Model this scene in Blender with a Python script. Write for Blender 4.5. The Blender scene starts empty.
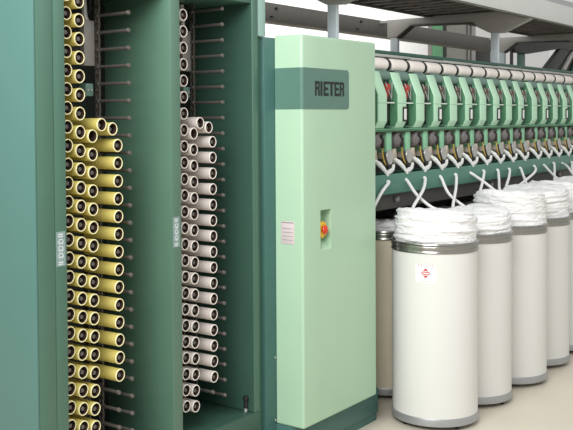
import bpy, bmesh, math, random
from mathutils import Vector, Matrix, noise
random.seed(7)
PI = math.pi
scene = bpy.context.scene
COL = scene.collection

# ------------------------------------------------------------------ materials
def lin(h):
    c = [x/255 for x in h] if isinstance(h, tuple) else [int(h[i:i+2], 16)/255 for i in (0, 2, 4)]
    return tuple(x/12.92 if x <= .04045 else ((x+.055)/1.055)**2.4 for x in c) + (1,)

def mat(name, hexc, rough=.45, metal=0., var=.06, scale=14., bump=0., bscale=60., spec=.5, stretch=1.):
    m = bpy.data.materials.new(name); m.use_nodes = True
    nt = m.node_tree; b = nt.nodes['Principled BSDF']
    b.inputs['Roughness'].default_value = rough
    b.inputs['Metallic'].default_value = metal
    b.inputs['Specular IOR Level'].default_value = spec
    tc = nt.nodes.new('ShaderNodeTexCoord')
    n = nt.nodes.new('ShaderNodeTexNoise'); n.inputs['Scale'].default_value = scale; n.inputs['Detail'].default_value = 3
    nt.links.new(tc.outputs['Object'], n.inputs['Vector'])
    r = nt.nodes.new('ShaderNodeMapRange')
    r.inputs['From Min'].default_value = .3; r.inputs['From Max'].default_value = .7
    r.inputs['To Min'].default_value = 1-var; r.inputs['To Max'].default_value = 1+var
    nt.links.new(n.outputs['Fac'], r.inputs['Value'])
    mx = nt.nodes.new('ShaderNodeVectorMath'); mx.operation = 'SCALE'
    mx.inputs[0].default_value = lin(hexc)[:3]
    nt.links.new(r.outputs['Result'], mx.inputs['Scale'])
    nt.links.new(mx.outputs['Vector'], b.inputs['Base Color'])
    if bump:
        n2 = nt.nodes.new('ShaderNodeTexNoise'); n2.inputs['Scale'].default_value = bscale; n2.inputs['Detail'].default_value = 4
        mp = nt.nodes.new('ShaderNodeMapping'); mp.inputs['Scale'].default_value = (1, 1, stretch)
        nt.links.new(tc.outputs['Object'], mp.inputs['Vector']); nt.links.new(mp.outputs['Vector'], n2.inputs['Vector'])
        bp = nt.nodes.new('ShaderNodeBump'); bp.inputs['Strength'].default_value = bump; bp.inputs['Distance'].default_value = .01
        nt.links.new(n2.outputs['Fac'], bp.inputs['Height']); nt.links.new(bp.outputs['Normal'], b.inputs['Normal'])
    return m

M = dict(
    floor=mat('floor_coating', (215, 207, 190), .38, var=.03, scale=2.5, bump=.03, bscale=40),
    wall=mat('white_plaster', 'F0F0EE', .8, var=.01),
    teal=mat('teal_paint', (74, 112, 105), .38, var=.02, scale=5),
    frame=mat('green_frame_paint', (68, 104, 88), .4, var=.03, scale=6),
    divider=mat('green_divider_paint', (80, 113, 96), .42, var=.04, scale=5),
    inner=mat('dark_green_paint', '355448', .45, var=.05, scale=6),
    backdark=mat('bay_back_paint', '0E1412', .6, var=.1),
    lgreen=mat('light_green_paint', (168, 200, 172), .36, var=.015, scale=4),
    band=mat('grey_green_band', (86, 122, 110), .4, var=.02),
    plinth=mat('plinth_green', (62, 102, 96), .45, var=.05),
    letter=mat('black_lettering', '0B1512', .5, var=.05),
    plate=mat('pinkish_plate', 'CBBFC0', .4, var=.04, scale=40),
    grey=mat('grey_steel', '8E8A88', .45, .2, var=.05),
    peg=mat('peg_steel', (104, 99, 95), .4, .5, var=.08, scale=40),
    chain=mat('chain_steel', (92, 85, 79), .5, .5, var=.15, scale=60),
    yellow=mat('yellow_tube', 'BBAE60', .5, var=.03, scale=30),
    yrim=mat('cream_rim', (232, 224, 176), .5, var=.02),
    bore=mat('brown_bore', '3A2A22', .6, var=.1, scale=50),
    white_tube=mat('grey_white_tube', 'C2BAB4', .5, var=.03, scale=30),
    wrim=mat('white_rim', (226, 219, 211), .5, var=.02),
    unit=mat('unit_green', (186, 228, 196), .36, var=.02),
    unitshade_seam=mat('unit_green_shade_and_seam', (96, 150, 116), .42, var=.04),  # deeper unit green: painted shade on fin sides and lip, also seams
    post=mat('post_green', (150, 212, 172), .42, var=.04),
    drum=mat('drum_grey_green', '66857B', .45, var=.08, scale=50),
    red=mat('sensor_red', 'A8332B', .35, var=.05),
    sensor=mat('sensor_brown', '5A463F', .4, var=.1),
    black=mat('black_rubber', '15161A', .5, var=.1),
    white=mat('white_plastic', 'EDEFEA', .4, var=.02),
    cream=mat('cream_plastic', 'D9CDB9', .45, var=.05),
    disc=mat('rotor_grey', '7E7878', .4, .3, var=.1, scale=40),
    feed=mat('feed_grey', 'B4B4B0', .35, .3, var=.05),
    wire=mat('yellow_wire', 'C7A648', .45, var=.05),
    dark=mat('dark_machine', '2B2624', .6, var=.2, scale=25),
    beam=mat('beam_green', '4F8170', .42, var=.05, scale=20),
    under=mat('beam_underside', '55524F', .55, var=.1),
    rail=mat('rail_green', (46, 90, 76), .45, var=.06),
    trim=mat('rail_trim', 'B9BDB6', .45, var=.06),
    yarn=mat('cream_yarn', (238, 231, 225), .8, var=.03, scale=60, bump=.15, bscale=200),
    can=mat('can_plastic', (219, 219, 215), .6, var=.012, scale=3, spec=.25),
    postlit=mat('post_teal_lit', '93B3AB', .4, var=.03),  # paler teal, painted light for the top of the end strip
    can_aged=mat('can_plastic_aged', (245, 234, 208), .45, var=.04, scale=3),
    steel=mat('can_steel', (156, 155, 150), .22, .85, var=.04, scale=30),
    galv=mat('can_base_steel', 'A7A9AA', .4, .5, var=.04),
    sliver=mat('white_sliver', (240, 240, 240), .9, var=.015, scale=80, bump=.6, bscale=16, spec=.1, stretch=14.),
    strand=mat('white_strand', 'F4F4F2', .85, var=.02, scale=60, bump=.2, bscale=150, spec=.1),
    gantry=mat('gantry_grey', 'B3B1AC', .5, var=.04),
    gpost=mat('post_bluegrey', 'DCE8EE', .4, var=.04),
    duct=mat('duct_grey', '716E68', .55, var=.06, scale=10),
    fascia=mat('fascia_grey', (205, 208, 205), .45, var=.02),
    cover=mat('cover_grey', 'A0A1A0', .5, var=.02),
    tray=mat('tray_dark', '5B5953', .55, var=.15, scale=20),
    bggreen=mat('pillar_green', '6FB583', .45, var=.03),
    bggrey=mat('far_grey', '97968F', .5, var=.03),
    bgdark=mat('far_dark', '242624', .55, var=.08),
    stick=mat('sticker_silver', '7F9393', .4, var=.08, scale=90),
    stickpale=mat('sticker_pale', 'C2CCC9', .4, var=.05, scale=60),
    estopy=mat('stop_yellow', 'F0C020', .35, var=.02),
    estopr=mat('stop_red', 'D03A22', .3, var=.02),
    stred=mat('sticker_red', 'C23A3A', .45, var=.02),
    stwhite=mat('sticker_white', 'FBF8F8', .45, var=.01),
)

# ------------------------------------------------------------------ builders
ORG = {}
class MB:
    def __init__(s): s.bm = bmesh.new()
    def _mi(s, before, mi):
        if mi:
            for f in s.bm.faces:
                if f not in before: f.material_index = mi
    def box(s, x0, x1, y0, y1, z0, z1, bev=0, mi=0, seg=2):
        t = bmesh.new(); bmesh.ops.create_cube(t, size=1)
        for v in t.verts:
            v.co = Vector(((x0+x1)/2+v.co.x*(x1-x0), (y0+y1)/2+v.co.y*(y1-y0), (z0+z1)/2+v.co.z*(z1-z0)))
        if bev: bmesh.ops.bevel(t, geom=t.edges[:], offset=bev, segments=seg, affect='EDGES', profile=.5)
        return s.merge(t, mi)
    def merge(s, t, mi=0, mx=None):
        if mx: bmesh.ops.transform(t, matrix=mx, verts=t.verts)
        mp = {v: s.bm.verts.new(v.co) for v in t.verts}
        for f in t.faces:
            try: nf = s.bm.faces.new([mp[v] for v in f.verts]); nf.material_index = mi if mi else f.material_index
            except ValueError: pass
        t.free(); return s
    def prism(s, poly, axis, a, b, bev=0, mi=0):
        """poly in the two remaining axes (in xyz order), extruded along axis from a to b"""
        t = bmesh.new()
        def P(p, q):
            return {'x': (q, p[0], p[1]), 'y': (p[0], q, p[1]), 'z': (p[0], p[1], q)}[axis]
        lo = [t.verts.new(P(p, a)) for p in poly]; hi = [t.verts.new(P(p, b)) for p in poly]
        t.faces.new(lo); t.faces.new(hi[::-1]); n = len(poly)
        for i in range(n): t.faces.new((lo[i], hi[i], hi[(i+1) % n], lo[(i+1) % n]))
        bmesh.ops.recalc_face_normals(t, faces=t.faces)
        if bev: bmesh.ops.bevel(t, geom=t.edges[:], offset=bev, segments=2, affect='EDGES', profile=.5)
        return s.merge(t, mi)
    def lathe(s, prof, c=(0, 0, 0), axis='z', seg=24, mi=0, mis=None, close=False):
        """prof: (radius, height) points; revolve about axis through c"""
        t = bmesh.new(); rings = []
        for r, h in prof:
            ring = []
            if r < 1e-6:
                ring = [None]*seg; v = t.verts.new((0, 0, h)); ring = [v]*seg
            else:
                ring = [t.verts.new((r*math.cos(2*PI*k/seg), r*math.sin(2*PI*k/seg), h)) for k in range(seg)]
            rings.append(ring)
        n = len(rings)
        for i in range(n if close else n-1):
            A, B = rings[i], rings[(i+1) % n]
            for k in range(seg):
                q = [A[k], A[(k+1) % seg], B[(k+1) % seg], B[k]]
                u = []
                for v in q:
                    if v not in u: u.append(v)
                if len(u) > 2:
                    f = t.faces.new(u)
                    if mis: f.material_index = mis[i]
        bmesh.ops.recalc_face_normals(t, faces=t.faces)
        mx = {'z': Matrix(), 'x': Matrix.Rotation(PI/2, 4, 'Y'), 'y': Matrix.Rotation(-PI/2, 4, 'X')}[axis]
        return s.merge(t, mi, Matrix.Translation(c) @ mx)
    def cyl(s, c, r, h0, h1, axis='z', seg=20, mi=0, bev=0):
        if bev: p = [(0, h0), (r-bev, h0), (r, h0+bev), (r, h1-bev), (r-bev, h1), (0, h1)]
        else: p = [(0, h0), (r, h0), (r, h1), (0, h1)]
        return s.lathe(p, c, axis, seg, mi)
    def tube(s, pts, r, seg=8, mi=0, smooth=0):
        P = [Vector(p) for p in pts]
        if smooth:
            Q = []
            ext = [2*P[0]-P[1]] + P + [2*P[-1]-P[-2]]
            for i in range(1, len(ext)-2):
                p0, p1, p2, p3 = ext[i-1:i+3]
                for k in range(smooth):
                    u = k/smooth
                    Q.append(.5*((2*p1)+(p2-p0)*u+(2*p0-5*p1+4*p2-p3)*u*u+(3*p1-p0-3*p2+p3)*u**3))
            Q.append(P[-1]); P = Q
        t = bmesh.new(); rings = []; up = None
        for i, p in enumerate(P):
            d = (P[min(i+1, len(P)-1)]-P[max(i-1, 0)]).normalized()
            if up is None: up = d.orthogonal().normalized()
            up = (up-d*up.dot(d)).normalized(); w = d.cross(up)
            rr = r[i*(len(r)-1)//max(len(P)-1, 1)] if isinstance(r, (list, tuple)) else r
            rings.append([t.verts.new(p+(up*math.cos(2*PI*k/seg)+w*math.sin(2*PI*k/seg))*rr) for k in range(seg)])
        for A, B in zip(rings, rings[1:]):
            for k in range(seg): t.faces.new((A[k], A[(k+1) % seg], B[(k+1) % seg], B[k]))
        t.faces.new(rings[0][::-1]); t.faces.new(rings[-1])
        bmesh.ops.recalc_face_normals(t, faces=t.faces)
        return s.merge(t, mi)
    def build(s, name, mats, parent=None, org=None, flat=False):
        if org is None: org = ORG.get(parent.name, Vector()) if parent else Vector()
        org = Vector(org)
        bmesh.ops.translate(s.bm, verts=s.bm.verts, vec=-org)
        me = bpy.data.meshes.new(name); s.bm.to_mesh(me); s.bm.free()
        for m in (mats if isinstance(mats, (list, tuple)) else [mats]): me.materials.append(M[m])
        if not flat:
            me.polygons.foreach_set('use_smooth', [True]*len(me.polygons))
            me.set_sharp_from_angle(angle=math.radians(32))
        o = bpy.data.objects.new(name, me); COL.objects.link(o)
        if parent: o.parent = parent
        else: o.location = org
        ORG[o.name] = org
        return o

def tag(o, label, cat, group=None):
    o['label'] = label; o['category'] = cat
    if group: o['group'] = group
    return o
def thing(name, label, cat, loc=(0, 0, 0), group=None):
    o = bpy.data.objects.new(name, None); COL.objects.link(o); o.location = loc
    o.empty_display_size = .1
    ORG[o.name] = Vector(loc)
    return tag(o, label, cat, group)
def structure(o): o['kind'] = 'structure'; return o
def copy_tree(o, parent=None):
    c = o.copy(); COL.objects.link(c)
    if parent: c.parent = parent
    for ch in list(o.children): copy_tree(ch, c)
    return c
def text_mesh(s, size, width=None):
    """letters as a flat mesh in the XY plane, centred, with optional fitted width"""
    cu = bpy.data.curves.new('t', 'FONT'); cu.body = s; cu.size = size; cu.align_x = 'CENTER'; cu.align_y = 'CENTER'
    o = bpy.data.objects.new('t', cu); COL.objects.link(o)
    dg = bpy.context.evaluated_depsgraph_get(); me = bpy.data.meshes.new_from_object(o.evaluated_get(dg))
    bpy.data.objects.remove(o); t = bmesh.new(); t.from_mesh(me); bpy.data.meshes.remove(me)
    if width:
        xs = [v.co.x for v in t.verts]; k = width/(max(xs)-min(xs))
        for v in t.verts: v.co.x *= k
    return t
ONES = ['', 'first', 'second', 'third', 'fourth', 'fifth', 'sixth', 'seventh', 'eighth', 'ninth', 'tenth', 'eleventh', 'twelfth',
        'thirteenth', 'fourteenth', 'fifteenth', 'sixteenth', 'seventeenth', 'eighteenth', 'nineteenth', 'twentieth']
def ordinal(n): return ONES[n] if n <= 20 else 'twenty-'+ONES[n-20]

# ------------------------------------------------------------------ setting
b = MB(); b.box(-6, 30, -6, 14, -.1, 0); structure(b.build('floor', 'floor'))
b = MB(); b.box(-6, 40, 13.8, 14, 0, 9); structure(b.build('wall_back', 'wall'))

# ------------------------------------------------------------------ magazine cabinet (two tube bays)
CAB = thing('magazine_cabinet', 'tall green two-bay tube magazine cabinet with open front holding yellow and grey tubes', 'cabinet', (2.2, 2.57, 0))
b = MB(); b.box(2.196, 2.204, 2.57, 3.0, .02, 2.6, .002); b.build('side_panel', 'teal', CAB)
b = MB(); b.box(2.205, 2.285, 2.57, 2.99, .02, 2.6, .003); b.box(2.287, 2.344, 2.572, 2.99, .02, 2.6, .003); b.build('corner_frame', 'frame', CAB)
b = MB(); b.box(2.92, 2.98, 2.57, 2.97, .277, 2.6, .004); b.build('divider_panel', 'divider', CAB)
b = MB(); b.box(3.486, 3.527, 2.57, 2.97, .277, 2.6, .004); b.box(3.527, 3.577, 2.592, 2.97, .02, 2.6, .002); b.build('end_panel', 'frame', CAB)
b = MB(); b.box(3.540, 3.597, 2.574, 2.97, 2.022, 2.6, .003); b.build('lit_post_top', 'postlit', CAB)  # upper end of the strip; its paler colour stands in for light
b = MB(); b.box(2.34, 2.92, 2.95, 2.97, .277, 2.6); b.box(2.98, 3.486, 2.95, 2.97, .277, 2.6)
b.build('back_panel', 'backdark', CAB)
b = MB(); b.box(2.338, 2.92, 2.59, 2.95, 2.167, 2.6, .003); b.box(2.98, 3.484, 2.575, 2.95, 2.167, 2.6, .003); b.build('lintel', 'frame', CAB)
b = MB(); b.box(2.338, 3.53, 2.573, 2.97, .02, .277, .003); b.build('bottom_shelf', 'inner', CAB)
b = MB(); b.box(3.4835, 3.4865, 2.574, 2.949, .28, 2.166); b.build('wall_lining', 'inner', CAB)
# stickers on the front edges
def sticker(x0, x1, z0, z1, m, y):
    b = MB(); b.box(x0, x1, y-.0012, y, z0, z1); o = b.build('warning_sticker', m, CAB)
    cx = (x0+x1)/2; h = z1-z0; r = (x1-x0)*.28
    p = MB()
    for f in (.30, .50, .70):
        p.lathe([(r, -.0004), (r*.68, -.0004), (r*.68, .0004), (r, .0004)], (cx, y-.0016, z0+h*f), 'y', 16, close=True)
        p.box(cx-r*.25, cx+r*.25, y-.002, y-.0012, z0+h*f-r*.9, z0+h*f-r*.1)
    for f in (.06, .12, .86, .92): p.box(cx-r, cx+r*.8, y-.002, y-.0012, z0+h*f-.0025, z0+h*f+.0025)
    p.build('pictogram', 'stickpale', o)
sticker(2.292, 2.335, 1.11, 1.236, 'stick', 2.572)
sticker(2.926, 2.966, 1.108, 1.234, 'stick', 2.57)
# black latch pin on the inner face of the end panel
b = MB(); b.cyl((3.470, 2.61, 0), .009, .295, .345, bev=.002); b.cyl((3.470, 2.61, 0), .013, .335, .352, bev=.003)
b.box(3.470, 3.484, 2.604, 2.616, .32, .34); o = b.build('latch_pin', 'black', CAB)
b = MB(); b.cyl((3.470, 2.61, 0), .0075, .277, .296, bev=.002); b.build('pin_tip', 'feed', o)
# guide plates, terminal boxes and hoses at the head of each chain
for dx, dz in ((0, 0), (.609, 0)):
    b = MB(); b.box(2.657+dx, 2.716+dx, 2.80, 2.83, 1.858+dz, 2.042+dz, .003); b.box(2.675+dx, 2.70+dx, 2.83, 2.95, 1.9, 1.95)
    b.build('guide_plate', 'grey', CAB)
    b = MB(); b.box(2.662+dx, 2.706+dx, 2.80, 2.84, 1.735, 1.787, .004); b.box(2.68+dx, 2.69+dx, 2.84, 2.95, 1.75, 1.77)
    o = b.build('terminal_box', 'drum', CAB)
    b = MB()
    for k in (0, 1): b.cyl((2.673+dx+k*.02, 2.80, 1.76), .005, -.004, .001, 'y', 10)
    b.build('screw', 'feed', o)
    b = MB(); b.tube([(2.672+dx, 2.82, 2.16), (2.672+dx, 2.815, 2.10), (2.675+dx, 2.815, 2.06), (2.685+dx, 2.815, 2.04)], .012, smooth=4); b.build('hose', 'feed', CAB)
    b = MB(); b.tube([(2.706+dx, 2.82, 2.16), (2.704+dx, 2.815, 2.09), (2.69+dx, 2.815, 2.075), (2.667+dx, 2.81, 2.03)], .006, smooth=4); b.build('cable', 'black', CAB)

# ------------------------------------------------------------------ peg chains and tubes
PITCH = .0697; YT = 2.61
peg_me = None
def chain(label, strands, z_top, z_bot, arc=None):
    """strands: list of (x, phase z of a peg); arc = centre z of the upper turn"""
    x0 = strands[0][0]
    t = thing('peg_chain', label, 'chain', (x0, 2.80, z_bot), 'peg chains in the magazine')
    b = None
    def link(cx, cz, a):
        q = MB(); w = .007; L = .0175
        for yy in (2.785, 2.803):
            q.prism([(-w*.6, -L), (w*.6, -L), (w, -L*.6), (w*.55, 0), (w, L*.6), (w*.6, L), (-w*.6, L), (-w, L*.6), (-w*.55, 0), (-w, -L*.6)], 'y', yy, yy+.004)
        for zz in (-L*.75, L*.75): q.cyl((0, 0, zz), .0045, 2.782, 2.81, 'y', 8)
        b.merge(q.bm, 0, Matrix.Translation((cx, 0, cz)) @ Matrix.Rotation(a, 4, 'Y'))
    pegs = []
    for x, ph in strands:
        zt = arc[1] if arc else z_top
        k = 0; z = ph
        while z > z_bot: z -= PITCH
        z += PITCH
        while z < zt - (.0 if not arc else .01):
            pegs.append((x, z)); z += PITCH
        n = int((zt-z_bot)/.0349)+(1 if arc else 0)
        if b is not None: b.build('link_chain', 'chain', t)
        b = MB()
        for i in range(n+1): link(x, ph-.0174+round((z_bot-ph)/.0349)*.0349+i*.0349, 0)
    if arc:
        xc, zc, r = arc
        for i in range(7):
            a = PI*i/6; link(xc-r*math.cos(a), zc+r*math.sin(a), a)
        for px_, pz_ in arc_pegs(arc): pegs.append((px_, pz_))
    b.build('link_chain', 'chain', t)
    global peg_me
    for i, (x, z) in enumerate(pegs):
        if peg_me is None:
            q = MB(); q.lathe([(0, -.175), (.008, -.174), (.0098, -.170), (.0098, -.164), (.0068, -.162), (.0068, -.006), (.010, -.004), (.010, .01), (0, .01)], (0, 0, 0), 'y', 12)
            p = q.build('peg', 'peg', t, org=(0, 0, 0)); peg_me = p.data
        else:
            p = bpy.data.objects.new('peg', peg_me); COL.objects.link(p); p.parent = t
        p.location = Vector((x, 2.79, z)) - Vector((x0, 2.80, z_bot))
    return pegs
def arc_pegs(arc): xc, zc, r = arc; return [(xc-.029, zc+r-.005), (xc+.03, zc+r-.021)]

def make_tube(body, rim):
    q = MB(); R, r, L = .0255, .0214, .176
    q.lathe([(R-.001, .003), (R, .005), (R, L), (r, L)], (0, 0, 0), 'y', 28, 0)
    q.lathe([(r, L), (r, .003)], (0, 0, 0), 'y', 28, 1)
    t = q.build('yarn_tube', [body, 'bore'])
    q = MB(); q.lathe([(R-.0005, .006), (R+.0004, .003), (R-.001, 0), (r+.0006, 0), (r, .0008), (r, .002)], (0, 0, 0), 'y', 28)
    q.build('rim', rim, t, org=(0, 0, 0))
    return t
PROTO = {}
def tube(kind, x, z, label, group):
    if kind not in PROTO:
        PROTO[kind] = t = make_tube(*(('yellow', 'yrim') if kind == 'y' else ('white_tube', 'wrim')))
    else: t = copy_tree(PROTO[kind])
    t.location = (x, YT, z)
    tag(t, label, 'tube', group)
DXB, ZS = .597, .0
# yellow bay
def column(kind, x, ztop, n, desc, group):
    for i in range(n):
        name = 'yellow yarn tube' if kind == 'y' else 'grey white yarn tube'
        pos = 'topmost' if i == 0 else ('lowest' if i == n-1 else ordinal(i+1)+' from the top')
        tube(kind, x, ztop-i*PITCH, f'{name}, {pos} in the {desc}', group)
GY, GW = 'yellow tubes in the magazine', 'grey tubes in the magazine'
column('y', 2.390, 2.102, 24, 'half-hidden column beside the corner frame', GY)
column('y', 2.4535, 2.081, 24, 'second column from the corner frame', GY)
column('y', 2.516, 1.577, 17, 'short third column of the yellow bay', GY)
column('y', 2.651, 1.538, 14, 'outermost column of the yellow bay', GY)
tube('y', 2.565, 1.62, 'yellow yarn tube at the very top of the chain turn', GY)
tube('y', 2.624, 1.603, 'yellow yarn tube just over the top of the chain turn, above the outermost column', GY)
column('w', 3.051, 2.081, 25, 'tall column beside the green divider', GW)
column('w', 3.114, 1.577, 18, 'middle column of the grey bay', GW)
column('w', 3.243, 1.538, 16, 'outermost column of the grey bay', GW)
tube('w', 3.158, 1.622, 'grey white yarn tube at the very top of the chain turn', GW)
tube('w', 3.217, 1.602, 'grey white yarn tube just over the chain turn, above the outermost column', GW)
ARC = 1.555
chain('steel peg chain carrying the two tall yellow columns beside the corner frame', [(2.390, 2.102), (2.4535, 2.081)], 2.16, .30)
chain('looped steel peg chain carrying the two shorter yellow columns', [(2.516, 1.577), (2.651, 1.538)], 2.1, .30, (2.5835, ARC, .0675))
chain('bare steel peg chain with empty pegs behind the yellow tubes', [(2.726, 2.0635)], 2.16, .30)
chain('steel peg chain carrying the tall grey column beside the green divider', [(3.051, 2.081)], 2.16, .37)
chain('looped steel peg chain carrying the two shorter grey columns', [(3.113, 1.577), (3.243, 1.538)], 2.1, .37, (3.178, ARC, .065))
chain('bare steel peg chain with empty pegs behind the grey tubes', [(3.328, 2.132)], 2.16, .37)

# ------------------------------------------------------------------ light green control cabinet
CC = thing('control_cabinet', 'light green control cabinet with grey name band and red stop button on dark green base', 'cabinet', (3.67, 2.57, 0))
b = MB(); b.box(3.580, 4.42, 2.572, 3.4, .179, 2.02, .004); b.box(3.580, 3.662, 2.572, 3.4, 0, .18); b.build('body', 'plinth', CC)
b = MB(); b.box(3.664, 4.49, 2.478, 3.4, .045, .178, .003); b.box(3.668, 4.485, 2.486, 3.39, 0, .045); b.build('plinth', 'plinth', CC)
for z in (.2, .5):
    b = MB(); b.cyl((3.655, 2.572, z), .005, -.003, .001, 'y', 10); b.build('screw', 'feed', CC)
# cover with a real recess in its front
X0, X1, Y0, Y1, Z0, Z1 = 3.666, 4.364, 2.416, 2.57, .178, 2.030
t = bmesh.new()
xs = [X0, 3.817, 3.912, X1]; zs = [Z0, 1.005, 1.198, Z1]
g = [[t.verts.new((x, Y0, z)) for z in zs] for x in xs]
for i in range(3):
    for j in range(3):
        if (i, j) != (1, 1): t.faces.new((g[i][j], g[i+1][j], g[i+1][j+1], g[i][j+1]))
hole = [g[1][1], g[2][1], g[2][2], g[1][2]]
yb = Y0+.05
bk = [t.verts.new((x, yb, z)) for x, z in ((3.817, 1.045), (3.912, 1.045), (3.912, 1.198), (3.817, 1.198))]
for k in range(4): t.faces.new((hole[k], hole[(k+1) % 4], bk[(k+1) % 4], bk[k]))
t.faces.new(bk)
back = [[t.verts.new((x, Y1, z)) for z in zs] for x in xs]
for i in range(3):
    t.faces.new((g[i][0], g[i+1][0], back[i+1][0], back[i][0])); t.faces.new((g[i][3], g[i+1][3], back[i+1][3], back[i][3]))
    t.faces.new((g[0][i], g[0][i+1], back[0][i+1], back[0][i])); t.faces.new((g[3][i], g[3][i+1], back[3][i+1], back[3][i]))
    for j in range(3): t.faces.new((back[i][j], back[i+1][j], back[i+1][j+1], back[i][j+1]))
bmesh.ops.recalc_face_normals(t, faces=t.faces)
def outer(e):
    a, c = e.verts
    n = 0
    for ax, lo, hi in ((0, X0, X1), (1, Y0, None), (2, Z0, Z1)):
        for v in (lo, hi):
            if v is not None and abs(a.co[ax]-v) < 1e-6 and abs(c.co[ax]-v) < 1e-6: n += 1
    return n == 2
bmesh.ops.bevel(t, geom=[e for e in t.edges if outer(e)], offset=.012, segments=4, affect='EDGES', profile=.5)
b = MB(); b.merge(t); COVER = b.build('cover', 'lgreen', CC)
# name band wrapping the corner
def rounded_right(x0, x1, z0, z1, r, n=6):
    p = [(x0, z0)]
    p += [(x1-r+r*math.sin(PI/2*k/n), z0+r-r*math.cos(PI/2*k/n)) for k in range(n+1)]
    p += [(x1-r+r*math.cos(PI/2*k/n), z1-r+r*math.sin(PI/2*k/n)) for k in range(n+1)]
    return p+[(x0, z1)]
b = MB(); e = .0018
b.prism(rounded_right(X0+.012, 4.086, 1.682, 1.876, .02), 'y', Y0-e, Y0+.002)
b.box(X0-e, X0+.002, Y0+.012, Y1-.001, 1.682, 1.876)
arc_o = [(X0+.012-(.012+e)*math.sin(a), Y0+.012-(.012+e)*math.cos(a)) for a in [PI/2*k/6 for k in range(7)]]
arc_i = [(X0+.012-.009*math.sin(a), Y0+.012-.009*math.cos(a)) for a in [PI/2*k/6 for k in range(7)]]
b.prism(arc_o+arc_i[::-1], 'z', 1.682, 1.876)
b.build('name_band', 'band', COVER)
# block lettering on the band, cut like a stencil
b = MB(); yl0, yl1 = Y0-e-.0015, Y0-e
zb, zt = 1.746, 1.815; H = zt-zb
def poly(pts, x, w): b.prism([(3.773+(x+p*w-3.775)*.93, zb+q*H) for p, q in pts], 'y', yl0, yl1)
def R_(x, w=.043):
    poly([(0, 0), (.30, 0), (.30, 1), (0, 1)], x, w)
    poly([(.34, .82), (.72, .82), (.72, .62), (.34, .60), (.34, .44), (.62, .44), (.70, 0), (1.02, 0), (.94, .44), (.86, .53), (1, .62), (1, .88), (.88, 1), (.34, 1)], x, w)
R_(3.775)
poly([(0, 0), (1, 0), (1, 1), (0, 1)], 3.826, .017)                             # I
def E_(x, w=.047):
    poly([(0, 0), (.32, 0), (.32, 1), (0, 1)], x, w)
    poly([(.36, .82), (1, .82), (1, 1), (.36, 1)], x, w); poly([(.36, .40), (.95, .42), (.85, .58), (.36, .60)], x, w)
    poly([(.36, 0), (1, 0), (1, .2), (.36, .18)], x, w)
E_(3.856)
poly([(0, .82), (1, .82), (1, 1), (0, 1)], 3.908, .05); poly([(.3, 0), (.68, 0), (.68, .8), (.3, .8)], 3.908, .05)
E_(3.963)
R_(4.016)
b.build('lettering', 'letter', COVER)
b = MB(); b.box(X0-.002, X0, 2.464, 2.54, 1.046, 1.155, .0008); o = b.build('rating_plate', 'plate', COVER)
b = MB()
b.box(X0-.0028, X0-.002, 2.468, 2.536, 1.146, 1.150)
for k in range(4): b.box(X0-.0026, X0-.002, 2.472, 2.532, 1.065+k*.018, 1.067+k*.018)
b.build('plate_line', 'grey', o)
b = MB(); b.lathe([(0, 0), (.024, 0), (.024, -.018), (.036, -.022), (.038, -.028), (.030, -.033), (0, -.033)], (3.867, Y0+.05, 1.10), 'y', 24)
for k in range(8):
    a = 2*PI*k/8; b.box(3.867+.034*math.cos(a)-.006, 3.867+.034*math.cos(a)+.006, Y0+.018, Y0+.028, 1.10+.034*math.sin(a)-.006, 1.10+.034*math.sin(a)+.006)
ES = b.build('emergency_stop', 'estopy', COVER)
b = MB(); b.lathe([(0, -.054), (.012, -.054), (.020, -.050), (.022, -.045), (.020, -.040), (.012, -.038), (.012, -.030)], (3.867, Y0+.05, 1.10), 'y', 24); b.build('stop_button', 'estopr', ES)

# ------------------------------------------------------------------ spinning frame (carcass)
SF = thing('spinning_machine', 'long dark green spinning machine carrying the row of light green units', 'machine', (4.5, 2.8, 0))
XE = 10.5
b = MB(); b.box(4.50, XE, 2.84, 3.9, 1.12, 1.985, .004); b.box(4.50, XE, 3.0, 3.9, .12, 1.12); b.build('carcass', 'dark', SF)
b = MB(); b.box(4.50, XE, 2.60, 2.68, 1.196, 1.312, .004); b.box(4.50, XE, 2.62, 2.84, 1.290, 1.312); b.build('sliver_beam', 'beam', SF)
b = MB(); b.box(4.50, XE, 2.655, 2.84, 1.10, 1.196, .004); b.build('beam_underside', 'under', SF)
for x in (5.02, 6.45, 7.9):
    b = MB(); b.lathe([(0, -.03), (.016, -.026), (.02, -.012), (.014, 0)], (x, 2.655, 1.155), 'y', 14); b.build('knob', 'grey', SF)
b = MB(); b.box(4.50, XE, 2.79, 2.84, 2.030, 2.050, .002); b.box(4.50, XE, 2.815, 2.84, 1.98, 2.03); b.build('top_rail', 'rail', SF)
b = MB()
for k in range(13):
    xa = 4.51+k*.482; b.box(xa, xa+.474, 2.775, 2.815, 2.006+(k % 2)*.002, 2.024+(k % 2)*.002, .003)
b.build('rail_trim', 'trim', SF)

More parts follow.
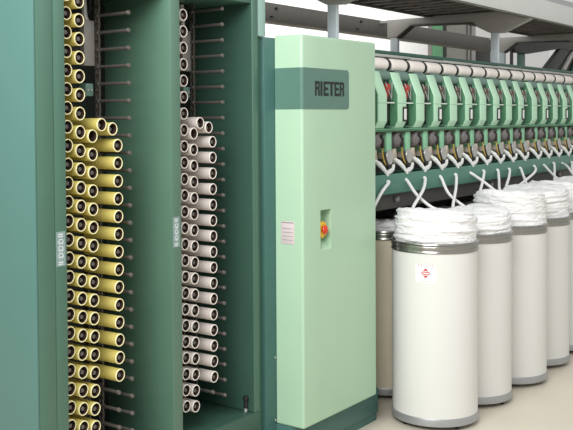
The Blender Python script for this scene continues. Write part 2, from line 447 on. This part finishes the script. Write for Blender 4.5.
# ------------------------------------------------------------------ spinning units
U0, G = 4.865, .2415
def unit_x(i): return U0+G*i+(.045 if i > 9 else 0)
def make_unit(sensor_red, display):
    r = bpy.data.objects.new('spinning_unit', None); COL.objects.link(r); ORG[r.name] = Vector()
    def at(b, n, m, p=None): return b.build(n, m, p or r, org=(0, 0, 0))
    # local frame: x=0 right edge of the fin, y=0 front face, z is world height
    b = MB(); b.prism([(0, 1.618), (.022, 1.578), (.055, 1.578), (.055, 1.76), (.090, 1.907), (.052, 1.909), (0, 1.774)], 'x', -.104, 0, .0035); H_ = at(b, 'housing', 'unit')
    b = MB(); b.box(-.1045, .0005, -.0006, .02, 1.7225, 1.7245); at(b, 'housing_seam', 'unitshade_seam', H_)
    b = MB(); b.prism([(.006, 1.622), (.024, 1.586), (.053, 1.586), (.053, 1.76), (.086, 1.90), (.056, 1.90), (.006, 1.774)], 'x', -.106, -.103); at(b, 'side_shade', 'unitshade_seam', H_)  # thin sheet on the fin's side, shade put into its darker green
    b = MB(); b.box(0, .137, .11, .15, 1.575, 1.86, .002); at(b, 'back_plate', 'unitshade_seam')
    b = MB(); b.cyl((0, .078, 1.888), .032, .004, .133, 'x', 24, bev=.006); at(b, 'drive_drum', 'drum')
    b = MB(); b.box(.0, .135, .06, .12, 1.842, 1.857, .002); at(b, 'drum_shelf', 'black')
    b = MB(); b.lathe([(0, 1.75), (.006, 1.75), (.010, 1.775), (.021, 1.81), (.022, 1.83), (.014, 1.838), (0, 1.838)], (.062, .035, 0), 'z', 16); b.box(.055, .07, .04, .115, 1.805, 1.82); at(b, 'yarn_sensor', 'red' if sensor_red else 'sensor')
    b = MB(); b.tube([(.035, .03, 1.845), (.075, .012, 1.748), (.115, .03, 1.845)], .0035, 6); at(b, 'yarn_guide_wire', 'feed')
    b = MB(); b.box(.004, .12, .014, .022, 1.722, 1.730, .002); b.cyl((.05, .02, 1.726), .004, -.015, .1, 'y', 8); at(b, 'guide_bar', 'white')
    b = MB(); b.tube([(.078, .06, 1.77), (.072, .045, 1.72), (.080, .04, 1.66), (.074, .05, 1.60), (.080, .06, 1.57)], .010, 8, smooth=4); b.box(.055, .10, .03, .06, 1.735, 1.765, .004); at(b, 'lift_rod', 'black')
    b = MB(); b.box(.02, .07, .012, .07, 1.580, 1.592, .003); at(b, 'lever', 'rail')
    b = MB(); b.prism([(.018, 1.568), (.022, 1.577), (.12, 1.577), (.12, 1.553), (.03, 1.556)], 'x', -.104, .137, .002); at(b, 'lower_lip', 'unitshade_seam')  # lip's shade is painted in with the darker green
    b = MB(); b.prism([(.045, 1.556), (.12, 1.556), (.12, 1.538), (.06, 1.545)], 'x', -.104, .137); at(b, 'lip_channel', 'sensor')
    # rotor box
    b = MB(); b.box(-.104, .137, .135, .20, 1.313, 1.575); at(b, 'rotor_housing', 'dark')
    b = MB(); b.lathe([(0, .02), (.014, .02), (.020, .026), (.036, .030), (.046, .042), (.048, .06), (.048, .14)], (-.028, 0, 1.504), 'y', 24); D_ = at(b, 'rotor_cover', 'disc')
    b = MB(); b.box(-.028, -.012, .010, .03, 1.462, 1.52, .004); b.box(-.038, -.022, .014, .03, 1.515, 1.54, .003); at(b, 'cover_latch', 'dark', D_)
    b = MB(); b.box(.085, .15, .05, .135, 1.425, 1.556, .005); at(b, 'post', 'post')
    b = MB(); b.prism([(-.07, 1.45), (-.035, 1.455), (-.02, 1.40), (-.045, 1.36), (-.07, 1.37)], 'y', .05, .135, .004); at(b, 'bracket', 'cream'); b = MB(); b.box(.065, .125, .03, .10, 1.395, 1.43, .006); at(b, 'bracket', 'cream')
    q = MB(); q.lathe([(0, -.006), (.036, -.006), (.039, 0), (.036, .006), (0, .006)], (0, 0, 0), 'y', 20)
    b = MB(); b.merge(q.bm, 0, Matrix.Translation((.018, -.004, 1.408)) @ Matrix.Rotation(math.radians(-14), 4, 'Y') @ Matrix.Scale(1.15, 4, (0, 0, 1))); at(b, 'feed_plate', 'feed')
    b = MB(); b.tube([(-.034, .002, 1.44), (-.034, -.006, 1.395), (-.008, -.010, 1.356), (.03, -.008, 1.343), (.055, -.002, 1.352)], .009, 8, smooth=4); at(b, 'feed_guard', 'black')
    b = MB(); b.tube([(-.02, .02, 1.462), (-.05, .004, 1.44), (-.052, -.004, 1.40), (-.03, -.006, 1.37), (.0, -.008, 1.35)], .0042, 8, smooth=4); at(b, 'signal_wire', 'wire')
    b = MB()
    b.tube([(-.098, .03, 1.392), (-.084, .0, 1.366), (-.060, -.02, 1.33), (-.044, -.027, 1.304)], [.013, .015, .013, .010, .008, .006], 10, smooth=5)
    b.prism([(-.05, 1.312), (-.03, 1.308), (.02, 1.318), (.050, 1.335), (.056, 1.365), (.046, 1.37), (.036, 1.352), (-.01, 1.338)], 'y', -.022, -.006, .003)
    at(b, 'sliver_funnel', 'white')
    if display:
        b = MB(); b.box(-.051, -.003, -.007, 0, 1.616, 1.702, .002); F_ = at(b, 'display_frame', 'black')
        b = MB(); b.box(-.044, -.016, -.0085, -.006, 1.627, 1.691); at(b, 'display_pane', 'white', F_)
    return r
UP = {}
NU = 17
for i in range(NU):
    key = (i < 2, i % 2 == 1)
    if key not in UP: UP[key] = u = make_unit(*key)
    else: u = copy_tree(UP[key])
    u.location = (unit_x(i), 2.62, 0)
    d = ' with white display' if i % 2 == 1 else ' without display'
    tag(u, f'light green spinning unit{d}, ' + ('nearest' if i == 0 else ordinal(i+1)+' in the row from') + ' the control cabinet', 'spinning unit', 'spinning units along the machine')
# half-hidden unit tight against the cabinet has its fin behind the cover edge
# yarn packages lying on the drums
def make_package():
    b = MB(); L = .102
    b.lathe([(.014, -L+.008), (.024, -L), (.033, -L+.004), (.038, -L+.014), (.040, -L+.03), (.040, L-.03), (.038, L-.014), (.033, L-.004), (.024, L), (.014, L-.008)], (0, 0, 0), 'x', 28)
    o = b.build('yarn_package', 'yarn')
    b = MB(); b.lathe([(.010, -L-.002), (.016, -L-.002), (.016, L-.002), (.034, L), (.036, L+.004), (.0375, L+.020), (.034, L+.023), (.010, L+.023)], (0, 0, 0), 'x', 24, close=True); b.build('core_flange', 'black', o, org=(0, 0, 0))
    return o
PK = None
for i in range(NU):
    if PK is None: PK = p = make_package()
    else: p = copy_tree(PK)
    p.location = (5.067-.1205+G*i+(.03 if i > 8 else 0), 2.738, 1.957)
    tag(p, 'cream yarn package lying on its drum, ' + ('nearest' if i == 0 else ordinal(i+1)+' in the row from') + ' the control cabinet', 'yarn package', 'yarn packages along the machine')

# ------------------------------------------------------------------ cans, piles, slivers
def make_can():
    r = bpy.data.objects.new('sliver_can', None); COL.objects.link(r); ORG[r.name] = Vector()
    R = .23
    b = MB(); b.lathe([(0, .066), (R-.003, .066), (R-.003, .945), (R-.010, .945), (R-.010, .10), (0, .10)], seg=64); b.build('body', 'can', r, org=(0, 0, 0))
    b = MB(); dz = -.042; b.lathe([(r_, h_+dz) for r_, h_ in ((R-.010, .972), (R+.001, .972), (R+.0035, .978), (R+.001, .985), (R+.0005, .990), (R+.0005, .996), (R+.003, 1.001), (R+.003, 1.004), (R+.0005, 1.009), (R+.0005, 1.012), (R+.005, 1.018), (R+.003, 1.024), (R-.006, 1.025), (R-.010, 1.018))], seg=64, close=True)
    b.build('rim_band', 'steel', r, org=(0, 0, 0))
    b = MB(); b.lathe([(0, .024), (R-.004, .024), (R+.002, .028), (R+.002, .058), (R-.002, .067), (0, .067)], seg=64); b.build('base_ring', 'galv', r, org=(0, 0, 0))
    for k in range(4):
        a = PI/4+PI/2*k+.3; cx, cy = .195*math.cos(a), .195*math.sin(a)
        b = MB(); b.cyl((cx, cy, .015), .015, -.01, .01, 'y', 14, bev=.003); b.box(cx-.008, cx+.008, cy-.014, cy+.014, .015, .026); b.build('caster', 'black', r, org=(0, 0, 0))
    return r
def make_pile(name, R, z0, z1, seed, lean=0.):
    """coils of sliver heaped in and above the can mouth: stacked rope layers with uneven bulges"""
    rnd = random.Random(seed); t = bmesh.new(); seg = 128
    nl = max(3, int(round((z1-z0)/.0165))); rings = []
    for k in range(nl):
        off = (rnd.uniform(-.006, .006), rnd.uniform(-.006, .006)); dr = rnd.uniform(-.005, .004)-(.012 if k == nl-1 else 0)
        for s in range(5):
            f = s/5; ring = []
            for j in range(seg):
                a = 2*PI*j/seg
                wob = .007*noise.noise(Vector((math.cos(a)*2.3, math.sin(a)*2.3, k*3.1+seed)))
                dz = .011*noise.noise(Vector((math.cos(a)*1.6+5, math.sin(a)*1.6, k*.9+seed*2.7)))*min(1, (k+f)/2)
                rr = R+dr+wob+.0022*math.sin(PI*f)-.001+.005*noise.noise(Vector((math.cos(a)*11, math.sin(a)*11, (k+f)*1.3+seed)))+.003*noise.noise(Vector((math.cos(a)*30, math.sin(a)*30, (k+f)*2.7+seed)))
                zz = z0+(k+f)*(z1-z0)/nl+dz + lean*math.cos(a)*(k+f)/nl*.02
                ring.append(t.verts.new((off[0]+rr*math.cos(a), off[1]+rr*math.sin(a), zz)))
            rings.append(ring)
    top = rings[-1]
    zt = z1
    for fr, h in ((.93, .008), (.84, .004), (.74, .011), (.63, .005), (.52, .012), (.4, .006), (.28, .010), (.14, .006)):
        ring = []
        for j in range(seg):
            a = 2*PI*j/seg; v = top[j].co
            ring.append(t.verts.new((v.x*fr, v.y*fr, v.z*(.35+.65*fr)+zt*(.65-.65*fr)+h+.014*noise.noise(Vector((v.x*fr*14, v.y*fr*14, seed))))))
        rings.append(ring)
    for A, B in zip(rings, rings[1:]):
        for j in range(seg): t.faces.new((A[j], A[(j+1) % seg], B[(j+1) % seg], B[j]))
    c = t.verts.new((0, 0, zt+.004))
    for j in range(seg): t.faces.new((rings[-1][j], rings[-1][(j+1) % seg], c))
    bot = t.verts.new((0, 0, z0))
    for j in range(seg): t.faces.new((rings[0][(j+1) % seg], rings[0][j], bot))
    bmesh.ops.recalc_face_normals(t, faces=t.faces)
    b = MB(); b.merge(t); o = b.build(name, 'sliver', org=(0, 0, 0))
    o.data.set_sharp_from_angle(angle=PI)
    return o
CAN = None
front = [(4.69, 2.24), (5.175, 2.24), (5.69, 2.215), (6.195, 2.24), (6.685, 2.235), (7.17, 2.24), (7.66, 2.24), (8.15, 2.24)]
tops = [1.132, 1.092, 1.168, 1.160, 1.165, 1.16, 1.15, 1.15]
for i, (x, y) in enumerate(front):
    c = make_can() if CAN is None else copy_tree(CAN)
    if CAN is None: CAN = c
    c.location = (x, y, 0)
    if i: c.rotation_euler.z = .4*i
    tag(c, 'tall white sliver can in the front row, ' + ('nearest the control cabinet, with red diamond sticker' if i == 0 else ordinal(i+1)+' from the control cabinet'), 'can', 'front row of sliver cans')
    p = make_pile('sliver_pile', .215, .90, tops[i], 3+i*5, 1 if i % 2 else -1); p.location = (x+.006, y-.004, 0)
    tag(p, 'white coiled sliver heaped in the ' + ('front-row can nearest the control cabinet' if i == 0 else ordinal(i+1)+' front-row can from the control cabinet'), 'sliver', 'sliver heaps in the front cans')
for i in range(6):
    c = copy_tree(CAN)
    for ch in c.children:
        if ch.name.startswith('body'):
            if i == 0: AGED = ch.data.copy(); AGED.materials[0] = M['can_aged']
            ch.data = AGED
    c.location = (5.03+.49*i, 2.735, 0); c.rotation_euler.z = .7*i+.2
    tag(c, 'beige sliver can in the shaded rear row under the beam, ' + ('nearest the control cabinet' if i == 0 else ordinal(i+1)+' from the control cabinet'), 'can', 'rear row of sliver cans')
    p = make_pile('sliver_pile', .205, .87, 1.01, 60+i*3); p.location = (5.03+.49*i, 2.735, 0)
    tag(p, 'low white sliver heap in the ' + ('rear-row can nearest the control cabinet' if i == 0 else ordinal(i+1)+' rear-row can from the control cabinet'), 'sliver', 'sliver heaps in the rear cans')
# red diamond sticker on the first can (added after copying)
first = [o for o in bpy.data.objects if o.name == 'sliver_can'][0]
RC = .23-.003
def on_can(u, z, lift):   # u metres along the skin from the sticker's middle
    a = 3.385+u/RC; r = RC+lift; return (r*math.cos(a), r*math.sin(a), z)
def patch(b, pts, zc, lift):   # flat outline (u, v) subdivided onto the skin
    t = bmesh.new(); vs = [t.verts.new((p[0], p[1], 0)) for p in pts]; t.faces.new(vs)
    return wrap(b, t, zc, lift)
def wrap(b, t, zc, lift):
    bmesh.ops.triangulate(t, faces=t.faces)
    bmesh.ops.subdivide_edges(t, edges=[e for e in t.edges if e.calc_length() > .012], cuts=3, use_grid_fill=True)
    for v in t.verts: v.co = Vector(on_can(v.co.x, zc+v.co.y, lift))
    bmesh.ops.recalc_face_normals(t, faces=t.faces)
    for f in t.faces:
        if f.normal.dot(Vector((f.calc_center_median().x, f.calc_center_median().y, 0))) < 0: f.normal_flip()
    b.merge(t)
b = MB()
n = 12
t = bmesh.new(); gv = [[t.verts.new(on_can(-.053+.106*i/n, z, .0008)) for z in (.779, .876)] for i in range(n+1)]
for i in range(n): t.faces.new((gv[i][0], gv[i+1][0], gv[i+1][1], gv[i][1]))
b.merge(t); ST = b.build('can_sticker', 'stwhite', first, org=(0, 0, 0))
b = MB()
def dband(v0, v1, h=.027, w=.024):   # slice of a diamond between heights v0..v1
    pts = [(-w*(1-abs(v0)/h), v0), (w*(1-abs(v0)/h), v0)]
    if v0 < 0 < v1: pts.append((w, 0))
    pts += [(w*(1-abs(v1)/h), v1), (-w*(1-abs(v1)/h), v1)]
    if v0 < 0 < v1: pts.append((-w, 0))
    u = []
    for p in pts:
        if not u or (abs(p[0]-u[-1][0])+abs(p[1]-u[-1][1])) > 1e-5: u.append(p)
    if abs(u[0][0]-u[-1][0])+abs(u[0][1]-u[-1][1]) < 1e-5: u.pop()
    patch(b, u, .829, .0016)
for v0, v1 in ((.012, .0269), (.003, .008), (-.008, -.003), (-.0269, -.012)): dband(v0, v1)
for s in (-1, 1): patch(b, [(s*.024, 0), (s*.014, .010), (s*.011, .008), (s*.018, 0), (s*.011, -.008), (s*.014, -.010)], .829, .0016)
wrap(b, text_mesh('K R Ü G E R', .016, .082), .869, .0016)
wrap(b, text_mesh('G E R M A N Y', .011, .072), .786, .0016)
b.build('sticker_print', 'stred', ST, org=(0, 0, 0))

SL = [[[4.826, 2.592, 1.281], [4.70, 2.58, 1.20], [4.56, 2.62, 1.00]],
      [[5.056, 2.592, 1.28], [5.062, 2.53, 1.181], [5.047, 2.42, 1.111], [5.06, 2.34, 1.10]],
      [[5.295, 2.592, 1.279], [5.141, 2.53, 1.205], [4.792, 2.42, 1.131], [4.74, 2.36, 1.12]],
      [[5.521, 2.592, 1.273], [5.504, 2.53, 1.157], [5.497, 2.42, 1.081], [5.45, 2.36, 1.07]],
      [[5.746, 2.592, 1.275], [5.608, 2.53, 1.188], [5.321, 2.42, 1.101], [5.25, 2.37, 1.09]],
      [[5.995, 2.592, 1.274], [6.056, 2.53, 1.2], [6.036, 2.42, 1.132], [6.02, 2.36, 1.12]],
      [[6.205, 2.592, 1.277], [6.031, 2.53, 1.202], [5.729, 2.42, 1.14], [5.70, 2.36, 1.12]],
      [[6.455, 2.592, 1.272], [6.319, 2.53, 1.199], [6.069, 2.42, 1.143], [6.10, 2.36, 1.12]],
      [[6.673, 2.592, 1.269], [6.504, 2.53, 1.21], [6.167, 2.42, 1.143], [6.14, 2.36, 1.12]],
      [[6.894, 2.592, 1.266], [6.787, 2.53, 1.202], [6.6, 2.42, 1.13], [6.62, 2.36, 1.11]],
      [[7.189, 2.592, 1.267], [7.004, 2.53, 1.213], [6.30, 2.42, 1.13], [6.22, 2.36, 1.12]],
      [[7.412, 2.592, 1.265], [7.346, 2.53, 1.212], [7.217, 2.42, 1.16], [7.19, 2.36, 1.14]],
      [[7.632, 2.592, 1.272], [7.462, 2.53, 1.206], [7.149, 2.42, 1.141], [7.12, 2.36, 1.13]],
      [[7.847, 2.592, 1.263], [7.764, 2.53, 1.232], [7.597, 2.42, 1.17], [7.62, 2.36, 1.13]],
      [[8.083, 2.592, 1.259], [7.891, 2.53, 1.193], [7.65, 2.42, 1.135], [7.66, 2.36, 1.12]]]
for i, s in enumerate(SL):
    s = [[s[0][0], 2.591, s[0][2]-.016]]+s[1:]
    b = MB(); b.tube([(s[0][0]-.004, 2.606, s[0][2]+.006)]+s, .0092, 10, smooth=8)
    o = b.build('sliver_strand', 'strand', org=s[0])
    tag(o, 'white sliver strand hanging from the green beam, ' + ('nearest' if i == 0 else ordinal(i+1)+' from') + ' the control cabinet', 'sliver', 'sliver strands below the beam')

# ------------------------------------------------------------------ overhead gantry, tray, duct, fascia
def gantry(x, label, first_):
    r = thing('gantry_frame', label, 'gantry', (x, 2.9, 1.985), 'gantry frames over the machine') 
    poly_ = [(3.835, 2.313), (3.742, 2.313), (3.612, 2.406), (3.066, 2.392), (3.024, 2.347), (2.93, 2.300), (2.818, 2.296), (2.606, 2.388), (2.606, 2.462), (3.835, 2.462)]
    b = MB(); b.prism(poly_, 'x', x-.03, x+.03, .003); b.build('cross_arm', 'gantry', r)
    b = MB(); b.prism([(3.743, 2.303), (3.612, 2.397), (3.072, 2.383), (3.072, 2.392), (3.610, 2.407), (3.743, 2.314)], 'x', x-.045, x+.045); b.build('arm_flange', 'tray', r)
    for y0, y1 in ((2.868, 2.928), (3.745, 3.815)):
        b = MB(); b.box(x-.015, x+.02, y0, y1, 1.985, 2.315, .004); b.box(x-.016, x-.0145, (y0+y1)/2-.008, (y0+y1)/2+.008, 2.0, 2.31); b.build('post', 'gpost', r)
gantry(4.725, 'grey gantry frame with its post rising right behind the control cabinet', True)
gantry(7.155, 'middle grey gantry frame with flared cross arm over the machine', False)
gantry(9.52, 'far grey gantry frame at the far end of the yarn package row', False)
TR = thing('cable_tray', 'dark ladder-like cable tray lying on the gantry arms', 'cable tray', (4.5, 3.0, 2.465))
b = MB(); b.box(3.9, 13, 2.66, 3.5, 2.50, 2.512); b.build('bed', 'duct', TR)
for y in (2.66, 3.47): b = MB(); b.box(3.9, 13, y, y+.035, 2.465, 2.53, .003); b.build('side_rail', 'tray', TR)
rp = None
for k in range(52):
    if rp is None:
        b = MB(); b.box(-.016, .016, 2.695, 3.47, 2.475, 2.488, .003); rp = o = b.build('rung', 'grey', TR, org=(0, 0, 0))
    else: o = rp.copy(); COL.objects.link(o)
    o.location = Vector((4.0+k*.17, 0, 0))-Vector((4.5, 3.0, 2.465))
for k, (y, r_) in enumerate(((2.80, .012), (2.86, .017), (3.05, .010), (3.16, .014), (3.30, .010))):
    b = MB(); b.tube([(3.9+j*.3, y+.012*math.sin(j*1.7+k), 2.495-.004*math.cos(j*2.1+k)) for j in range(31)], r_*.6, 8, smooth=3); b.build('cable', 'grey' if k % 2 else 'black', TR)
DU = thing('overhead_duct', 'long brownish grey overhead duct behind the gantry posts', 'duct', (4, 3.98, 2.335))
b = MB(); b.box(3.2, 9.62, 3.91, 4.06, 2.338, 2.468, .006); b.build('duct_body', 'duct', DU)
for x in (4.725, 7.155, 9.52): b = MB(); b.box(x-.02, x+.02, 3.836, 3.912, 2.44, 2.46); b.build('hanger', 'gantry', DU)
for x in (5.50, 6.72):
    b = MB(); b.box(x+.02, x+.05, 3.902, 3.91, 2.362, 2.372); b.cyl((x+.09, 3.91, 2.43), .010, -.012, .001, 'y', 10); b.build('duct_fitting', 'black', DU)
FA = thing('overhead_fascia', 'pale grey overhead fascia running along the front of the gantry arms', 'fascia', (4.5, 2.6, 2.39))
b = MB(); b.box(3.6, 14, 2.575, 2.604, 2.393, 2.552, .004); b.build('panel', 'fascia', FA)
b = MB(); b.box(3.6, 14, 2.604, 2.64, 2.396, 2.41); b.box(3.6, 14, 2.572, 2.578, 2.390, 2.398); b.build('lower_lip', 'tray', FA)
b = MB(); b.prism([(2.590, 2.552), (2.86, 2.70), (2.88, 2.69), (2.606, 2.54)], 'x', 3.6, 14); b.build('top_cover', 'cover', FA)

# ------------------------------------------------------------------ far background
P1 = thing('pillar', 'light green pillar with dark edge standing behind the machine', 'pillar', (11.65, 5.6, 0))
b = MB(); b.box(11.55, 11.79, 5.5, 5.55, 0, 3.4, .004); b.build('shaft', 'bggreen', P1)
b = MB(); b.box(11.79, 11.88, 5.49, 5.55, 0, 3.4, .005); b.build('edge_strip', 'bgdark', P1)
b = MB(); b.box(11.40, 11.46, 5.5, 5.54, 0, 3.4, .005); b.build('cable_duct', 'bggrey', P1)
P2 = thing('electrical_cabinet', 'grey electrical cabinet in the background beside the green pillar', 'cabinet', (12.4, 5.8, 0))
b = MB(); b.box(11.89, 12.86, 5.5, 5.56, 0, 3.2, .01); b.build('body', 'bggrey', P2)
for x in (12.55, 12.68): b = MB(); b.box(x, x+.02, 5.49, 5.502, .1, 3.1); b.build('door_seam', 'under', P2)
b = MB(); b.box(12.70, 12.84, 5.488, 5.5, .1, 3.1, .003); b.build('side_door', 'cover', P2)
o = MB(); o.box(12.88, 13.42, 5.5, 5.58, 0, 2.62, .01); o = o.build('dark_locker', 'bgdark', org=(13.1, 5.8, 0)); tag(o, 'dark locker in the background between grey cabinet and front gantry post', 'locker')
o = MB(); o.box(14.24, 14.32, 5.5, 5.53, 0, 2.72, .005); o = o.build('pole', 'bgdark', org=(14.28, 5.55, 0)); tag(o, 'thin dark pole in the background seen past the far gantry post', 'pole')
o = MB(); o.box(14.56, 14.83, 5.5, 5.54, 0, 2.7, .01); o = o.build('narrow_cabinet', 'rail', org=(14.6, 5.6, 0)); tag(o, 'narrow dark green cabinet in the background beside the white window gap', 'cabinet')
CH = thing('chute_frame', 'dark slanting chute frame in the far background at the end of the machine', 'machine', (16.6, 5.8, 0))
b = MB(); b.prism([(14.3, 2.64), (14.83, 2.64), (16.42, 2.81), (18.5, 2.81), (18.5, 3.05), (14.2, 2.80)], 'y', 5.45, 5.55, .01); b.build('head_beam', 'bgdark', CH)
b = MB(); b.prism([(15.50, 2.36), (16.42, 2.82), (16.95, 2.82), (16.05, 2.36), (16.05, 0), (15.50, 0)], 'y', 5.46, 5.54, .01); b.build('slant_leg', 'bgdark', CH)
b = MB(); b.prism([(16.05, 0), (18.6, 0), (18.6, 2.82), (16.95, 2.82), (16.05, 2.36)], 'y', 5.50, 5.56, .01); b.build('back_plate', 'bgdark', CH)
b = MB(); b.prism([(16.5, 2.45), (17.02, 2.79), (17.14, 2.79), (16.64, 2.45)], 'y', 5.44, 5.49, .005); b.build('strut', 'gantry', CH)
b = MB(); b.prism([(16.9, 2.38), (18.4, 2.38), (18.4, 2.72), (17.3, 2.72)], 'y', 5.44, 5.49, .01); b.build('side_cover', 'rail', CH)

# ------------------------------------------------------------------ light
w = bpy.data.worlds.new('hall_light'); scene.world = w; w.use_nodes = True
bg = w.node_tree.nodes['Background']; bg.inputs['Color'].default_value = (1, .99, .97, 1); bg.inputs['Strength'].default_value = .60
def area(name, loc, target, sx, sy, e, col=(1, 1, 1)):
    l = bpy.data.lights.new(name, 'AREA'); l.shape = 'RECTANGLE'; l.size = sx; l.size_y = sy; l.energy = e; l.color = col
    o = bpy.data.objects.new(name, l); COL.objects.link(o); o.location = loc
    o.rotation_euler = (Vector(target)-Vector(loc)).to_track_quat('-Z', 'Y').to_euler(); return o
area('unseen_lamp', (-0.3, 1.2, 3.9), (3.6, 2.5, 1.3), 3.0, 2.2, 310)
area('unseen_lamp', (5.5, -1.5, 4.2), (5.6, 2.4, 1.0), 5, 1.5, 45)  # unseen fill from the front
area('unseen_lamp', (14, 11.0, 6.0), (14, 13.8, 3.0), 26, 1.5, 700)  # added, unseen strip that brightens the back wall to white

# ------------------------------------------------------------------ camera
f, px, hy, pitch, yaw, roll = 942.94, 240.0, 118.531, .0274, .64901, -.00711
py = hy+f*math.tan(pitch)
F = Vector((math.cos(yaw)*math.cos(pitch), math.sin(yaw)*math.cos(pitch), -math.sin(pitch)))
R = Vector((math.sin(yaw), -math.cos(yaw), 0)); U = R.cross(F)
c, s = math.cos(roll), math.sin(roll); R, U = c*R+s*U, -s*R+c*U
cam = bpy.data.cameras.new('camera'); co = bpy.data.objects.new('camera', cam); COL.objects.link(co)
co.matrix_world = Matrix(((R.x, U.x, -F.x, 0), (R.y, U.y, -F.y, 0), (R.z, U.z, -F.z, 1.64), (0, 0, 0, 1)))
cam.sensor_width = 36; cam.lens = f/573*36
cam.shift_x = (286.5-px)/573; cam.shift_y = (py-215)/573
cam.clip_end = 200
scene.camera = co
vs = scene.view_settings
vs.view_transform = 'Standard'; vs.look = 'None'; vs.gamma = 1; vs.use_curve_mapping = False; vs.exposure = 0
